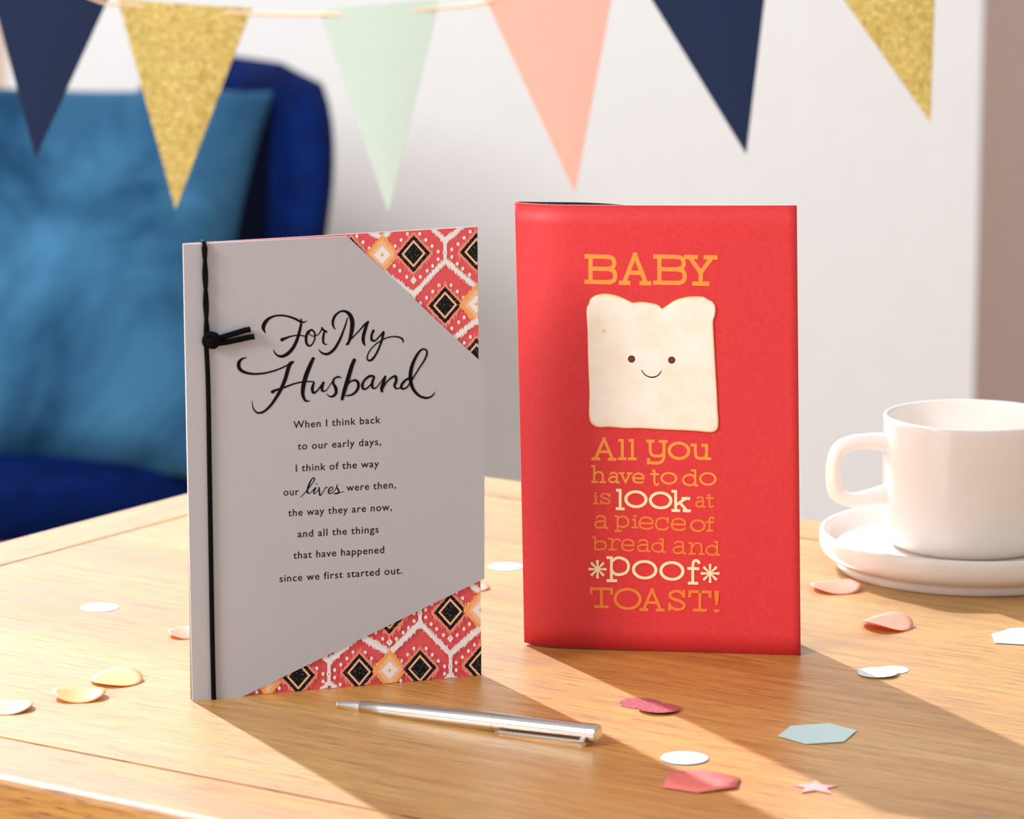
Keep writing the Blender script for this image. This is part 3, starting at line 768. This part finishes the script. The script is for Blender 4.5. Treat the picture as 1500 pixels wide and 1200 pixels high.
K_coral = conf_mat('coral_card', (246, 128, 116), .15, .45); K_pink = conf_mat('pink_foil', (250, 176, 168), .1, .3)
M_bur = NT('burgundy_foil'); vo = M_bur.n('ShaderNodeTexVoronoi'); M_bur.l(M_bur.coords(), vo.inputs['Vector']); vo.inputs['Scale'].default_value = 2500
M_bur.l(M_bur.ramp(vo.outputs['Color'], [(.1, lin((150, 58, 66))), (.6, lin((186, 92, 96))), (.95, lin((226, 150, 146)))]), M_bur.b.inputs['Base Color']); M_bur.set(.4, .6, .2); M_bur = M_bur.m
GR = 'confetti scattered on the table'
def confetti(name, label, mat, outline_px=None, disc=None, curl=0.0, caz=0.0, lift=.0003, tilt=(0, 0), thick=.00025, smooth=False):
    """flat or curled paper piece. disc=(px,py,radius)."""
    if disc:
        c = on_table(disc[0], disc[1], lift); r = disc[2]
        rings_ = [0]+[r*k/5 for k in range(1, 6)]; n = 28; pts = [(0, 0)]
        for rr in rings_[1:]: pts += [(rr*math.cos(2*PI*k/n), rr*math.sin(2*PI*k/n)) for k in range(n)]
        F = [(0, 1+k, 1+(k+1) % n) for k in range(n)]
        for q in range(4):
            for k in range(n): F.append((1+q*n+k, 1+(q+1)*n+k, 1+(q+1)*n+(k+1) % n, 1+q*n+(k+1) % n))
    else:
        ws = [on_table(x, y, lift) for x, y in outline_px]; c = sum(ws, Vector())/len(ws)
        o2 = [(p.x-c.x, p.y-c.y) for p in ws]; n = len(o2); pts = [(0, 0)]; r = max(math.hypot(*p) for p in o2)
        for k_ in (.5, 1.0): pts += [(x*k_, y*k_) for x, y in o2]
        F = [(0, 1+k, 1+(k+1) % n) for k in range(n)]
        for k in range(n): F.append((1+k, 1+n+k, 1+n+(k+1) % n, 1+(k+1) % n))
    V = []
    ca, sa_ = math.cos(caz), math.sin(caz)
    for x, y in pts:
        s = x*ca+y*sa_; z = .65*curl*(s/r)**2+tilt[0]*x+tilt[1]*y
        V.append([x, y, z])
    zm = min(v[2] for v in V)
    for v in V: v[2] -= zm
    nv = len(V); nb = n
    allV = [(x, y, z) for x, y, z in V]+[(x, y, z-thick) for x, y, z in V]
    FF = list(F)+[tuple(nv+i for i in f)[::-1] for f in F]
    last = nv-nb
    for k in range(nb): FF.append((last+k, nv+last+k, nv+last+(k+1) % nb, last+(k+1) % nb))
    o = mesh_obj(name, allV, FF, mat, None, False); o.location = c
    if curl:
        for p in o.data.polygons[:len(F)*2]: p.use_smooth = True
    tag(o, label, 'confetti', GR); return o
R1 = .0096
confetti('confetti_disc', 'white round confetti disc alone on the lit table left of the grey card', K_white, disc=(146, 889.5, .0089))
confetti('confetti_disc', 'peach curled confetti disc half hidden by the grey card\'s left edge', K_peach, disc=(272, 930, R1*.85), curl=.0022, caz=.5, lift=.0003, tilt=(0, .12))
confetti('confetti_disc', 'yellow curled confetti disc, the farther of the touching pair at left', K_gold, disc=(171, 997, .0113), curl=.0026, caz=1.2, tilt=(-.0, .1))
confetti('confetti_disc', 'yellow curled confetti disc, the nearer of the touching pair at left', K_gold, disc=(116, 1020, .0113), curl=.0034, caz=.1, tilt=(-.03, .04))
confetti('confetti_disc', 'cream curled confetti disc cut off by the left edge of the photo', K_cream, disc=(8, 1037, .0115), curl=.0034, caz=0, tilt=(-.05, .02))
confetti('confetti_disc', 'white round confetti disc seen between the two cards', K_white, disc=(741, 829.5, .0087))
confetti('confetti_disc', 'orange confetti disc almost hidden behind the grey card\'s right edge', K_peach, disc=(690, 861, .0088), curl=.0016, caz=.4)
confetti('confetti_disc', 'peach creased confetti disc nearest the saucer', K_peach, disc=(1224, 862.5, .0123), curl=.0034, caz=.35, tilt=(0, .05))
confetti('confetti_disc', 'peach crumpled confetti disc between the saucer and the silver disc', K_peach, disc=(1299, 917, .0120), curl=.0052, caz=.9, tilt=(-.02, .05))
confetti('confetti_disc', 'silver white confetti disc lying beneath its twin right of the red card', K_white, disc=(1308, 981, .0068))
confetti('confetti_disc', 'silver white confetti disc lying over its twin right of the red card', K_white, disc=(1286, 985, .0088), lift=.0009, tilt=(.02, 0))
confetti('confetti_disc', 'burgundy glitter confetti disc lying under the other burgundy one', M_bur, disc=(938, 1030, .0090))
confetti('confetti_disc', 'burgundy glitter confetti disc lying over the other burgundy one', M_bur, disc=(965, 1037.5, .0090), lift=.0008, tilt=(-.015, -.03))
confetti('confetti_disc', 'pale blue round confetti disc above the coral hexagon', K_blue, disc=(1002.5, 1110, .0094), lift=.0006)
z6 = lambda L_: [(880+x/3.75, 980+y/3.75) for x, y in L_]
confetti('confetti_hexagon', 'pale mint hexagon of confetti lying in the red card\'s shadow', K_mint, outline_px=z6([(975,366),(1045,312),(1255,298),(1405,338),(1335,398),(1130,410)]), lift=.0006)
confetti('confetti_hexagon', 'coral red hexagon of confetti at the front of the table', K_coral, outline_px=z6([(340,650),(375,572),(580,557),(765,600),(745,655),(535,680)]), lift=.0006, curl=.0012, caz=-.6)
confetti('confetti_hexagon', 'pale blue hexagon of confetti cut off by the right edge', K_blue, outline_px=[(1452.8,928.6),(1482,920.4),(1530,918),(1562,928),(1540,946),(1457,941.3)], lift=.0006)
# star
cs = on_table(1195, 1155); st = []
for k in range(10):
    a = 2*PI*k/10+.25; rr = .0098 if k % 2 == 0 else .0042
    st.append((cs.x+rr*math.cos(a), cs.y+rr*math.sin(a)))
ov = [(x-cs.x, y-cs.y) for x, y in st]
V = [(0, 0, .0008)]+[(x, y, .0006) for x, y in ov]+[(0, 0, .0003)]+[(x, y, .0003) for x, y in ov]
F = []
for k in range(10):
    j = (k+1) % 10; F += [(0, 1+k, 1+j), (11, 12+j, 12+k), (1+k, 12+k, 12+j, 1+j)]
o = mesh_obj('confetti_star', V, F, K_pink); o.location = (cs.x, cs.y, TZ); tag(o, 'small pink confetti star near the bottom edge', 'confetti', GR)

# ------------------------------------------------------------------ bunting
M_navy = paper('navy_card', (26, 40, 72), .85, .3, .04, 300, .1); M_mint = paper('mint_card', (205, 222, 210), .8, .3, .02, 300, 0)
M_pk = paper('coral_flag_card', (240, 184, 166), .8, .3, .02, 300, 0)
M_gold = NT('gold_glitter'); vo = M_gold.n('ShaderNodeTexVoronoi'); M_gold.l(M_gold.coords(), vo.inputs['Vector']); vo.inputs['Scale'].default_value = 650
n2 = M_gold.noise(M_gold.coords(), 240, 4)
cg = M_gold.ramp(vo.outputs['Color'], [(.1, lin((158, 128, 44))), (.5, lin((196, 170, 80))), (.9, lin((236, 218, 138)))])
M_gold.l(M_gold.mix(M_gold.ramp(n2, [(.35, (0, 0, 0, 1)), (.65, (.6, .6, .6, 1))]), cg, lin((206, 174, 94))), M_gold.b.inputs['Base Color']); M_gold.set(.45, .6, .25); M_gold.bump(vo.outputs['Distance'], .5, .001); M_gold = M_gold.m
def by(px): return .80-.18*(px/1500)
bun = empty('bunting', at_y(750, 5, by(750)))
bun_l = lambda o: local(o, bun)
flags = [(-26, -60, 186, -62, 52, 232, M_navy, .05), (172, -2, 369, 12, 257, 307, M_gold, .02), (466, 13, 644, -2, 569, 312, M_mint, 0),
         (684, -60, 903, -40, 842, 283, M_pk, 0), (912, -70, 1130, -85, 1093, 226, M_navy, .02), (1180, -80, 1373, -110, 1363, 180, M_gold, 0)]
for x0_, y0_, x1_, y1_, xt, yt, mt, cu_ in flags:
    a = at_y(x0_, y0_, by(x0_)); b = at_y(x1_, y1_, by(x1_)); c = at_y(xt, yt, by(xt))
    nrm = (b-a).cross(c-a).normalized()
    if nrm.y > 0: nrm = -nrm
    N = 10; V = []; F = []; idx = {}
    for lay in (0, 1):
        for r in range(N+1):
            t = r/N
            for k in range(N+1-r):
                u = k/(N-r) if N > r else .5
                P = a.lerp(b, u).lerp(c, t) if True else a
                P = P+nrm*(.004*math.sin(PI*u)*(1-t))-nrm*(.0005*lay)
                idx[(lay, r, k)] = len(V); V.append(P)
    for lay in (0, 1):
        for r in range(N):
            for k in range(N-r):
                F.append((idx[lay, r, k], idx[lay, r, k+1], idx[lay, r+1, k]))
                if k < N-r-1: F.append((idx[lay, r, k+1], idx[lay, r+1, k+1], idx[lay, r+1, k]))
    for r in range(N):
        F.append((idx[0, r, 0], idx[0, r+1, 0], idx[1, r+1, 0], idx[1, r, 0]))
        F.append((idx[0, r, N-r], idx[0, r+1, N-r-1], idx[1, r+1, N-r-1], idx[1, r, N-r]))
        F.append((idx[0, 0, r], idx[1, 0, r], idx[1, 0, r+1], idx[0, 0, r+1]))
    o = bun_l(mesh_obj('pennant', V, F, mt, bun))
    o['label'] = {M_navy: 'navy blue pennant', M_gold: 'gold glitter pennant', M_mint: 'pale mint pennant', M_pk: 'coral pink pennant'}[mt]
sp_ = catmull([(-320, -150), (-26, -58), (90, -20), (152, 4), (175, 6), (270, 14), (368, 20), (470, 22), (560, 18), (640, 12), (700, 6), (800, -22), (903, -45), (1020, -75), (1130, -90), (1280, -110), (1373, -118), (1600, -200), (1850, -300)], 5)
V, F = tube([at_y(x, y, by(x)-.0015) for x, y in sp_], .0011, 8)
o = bun_l(mesh_obj('string', V, F, paper('straw_string', (246, 214, 176), .8, .2, .05, 900, 0), bun, True))
tag(bun, 'string of navy, gold, mint and coral paper pennants hanging behind the cards', 'bunting')

# ------------------------------------------------------------------ chair and cushion
def velvet(name, dark, light, sheen, patch=14):
    M = NT(name); n1 = M.noise(M.coords(), patch, 4, .6, .6); 
    M.l(M.ramp(n1, [(.35, lin(dark)), (.65, lin(light))]), M.b.inputs['Base Color']); M.set(.8, .08)
    M.b.inputs['Sheen Weight'].default_value = sheen; M.b.inputs['Sheen Roughness'].default_value = .4; M.b.inputs['Sheen Tint'].default_value = lin((110, 170, 215))
    M.bump(M.noise(M.coords(), 40, 3), .3, .004); return M.m
M_vn = velvet('navy_velvet', (0, 16, 60), (0, 28, 88), .0)
M_vt = velvet('teal_velvet', (14, 48, 78), (60, 110, 144), .6, 4.5)
def superbox(hx, hy, hz, e=.35, n=28, m_=16):
    V = []; F = []
    pw = lambda c, p: math.copysign(abs(c)**p, c)
    for i in range(m_+1):
        ph = -PI/2+PI*i/m_
        for k in range(n):
            th_ = 2*PI*k/n
            V.append((hx*pw(math.cos(ph), e)*pw(math.cos(th_), e), hy*pw(math.cos(ph), e)*pw(math.sin(th_), e), hz*pw(math.sin(ph), e)))
    for i in range(m_):
        for k in range(n): F.append((i*n+k, i*n+(k+1) % n, (i+1)*n+(k+1) % n, (i+1)*n+k))
    return V, F
chair = empty('accent_chair', (-.525, 2.13, 0.004), math.radians(-55))
# local: x = width, y = towards the back (world up-right), chair faces -y
V, F = superbox(.31, .29, .038, .4, 48, 20); s = mesh_obj('seat', V, F, M_vn, chair, True); s.location = (0, -.02, .428)
bkf = []
# backrest: upright rounded panel curved in plan
V = []; F = []; NU, NV = 32, 22
prof = []
Wb, Hb = .205, .408
def bpt(u, v, sd):
    # u -1..1, v 0..1 ; rounded top corners by squashing width near the top
    z = v*Hb
    r = .13; top = Hb-r
    hw = Wb if z < top else Wb-r+math.sqrt(max(0, r*r-(z-top)**2))
    hw = max(hw, .02)
    edge = 1-abs(u)**6
    th_ = .034*math.sqrt(max(0, edge))*(1 if v < .96 else math.sqrt(max(0, 1-((v-.96)/.04)**2)))+.0005
    x = u*hw; y = .235+z*.16-.35*x*x*1.2+sd*th_
    return (x, y, z)
for sd in (-1, 1):
    for j in range(NV+1):
        for i in range(NU+1): V.append(bpt(-1+2*i/NU, j/NV, sd))
n1_ = (NU+1)*(NV+1)
for l_ in (0, 1):
    for j in range(NV):
        for i in range(NU):
            a = l_*n1_+j*(NU+1)+i; F.append((a, a+1, a+NU+2, a+NU+1) if l_ == 0 else (a, a+NU+1, a+NU+2, a+1))
for i in range(NU):
    a = NV*(NU+1)+i; F.append((a, a+1, n1_+a+1, n1_+a)); F.append((i, n1_+i, n1_+i+1, i+1))
for j in range(NV):
    a = j*(NU+1); F.append((a, a+NU+1, n1_+a+NU+1, n1_+a)); a += NU; F.append((a, n1_+a, n1_+a+NU+1, a+NU+1))
s = mesh_obj('backrest', V, F, M_vn, chair, True); s.location = (0, 0, .405)
M_leg = wood('dark_leg_wood', 'x', .55, 9)
for sx in (-1, 1):
    for sy in (-1, 1):
        V, F = tube([(sx*.17, sy*.17, .405), (sx*.21, sy*.21, 0)], [.016, .010], 16); mesh_obj('leg', V, F, M_leg, chair, True)
tag(chair, 'navy velvet chair with a rounded backrest, out of focus behind the table', 'chair')
# cushion
V = []; F = []; n = 36; hs = .226
for sd in (1, -1):
    for j in range(n+1):
        for i in range(n+1):
            u, v = -1+2*i/n, -1+2*j/n
            pin = 1-.07*(1-abs(u)**2)*abs(v)**3*1.0; pin2 = 1-.07*(1-abs(v)**2)*abs(u)**3
            t = ((1-u**4)*(1-v**4))
            t = max(0, t)**.55*.075
            wr = .006*math.sin(5*u+3*v)*math.cos(4*v-1.5)*(t/.075)
            V.append((u*hs*pin2, -sd*(t+.002)+wr, v*hs*pin))
q = (n+1)**2
for l_ in (0, 1):
    for j in range(n):
        for i in range(n):
            a = l_*q+j*(n+1)+i; F.append((a, a+1, a+n+2, a+n+1) if l_ == 0 else (a, a+n+1, a+n+2, a+1))
for i in range(n):
    F.append((i, q+i, q+i+1, i+1)); a = n*(n+1)+i; F.append((a, a+1, q+a+1, q+a))
    a = i*(n+1); F.append((a, a+n+1, q+a+n+1, q+a)); a += n; F.append((a, q+a, q+a+n+1, a+n+1))
cu = mesh_obj('cushion', V, F, M_vt, None, True)
cc = at_y(28, 403, 2.06); cu.location = cc; cu.rotation_euler = (math.radians(-41), math.radians(0), math.radians(-8))
tag(cu, 'teal blue velvet cushion leaning on the navy chair', 'cushion')
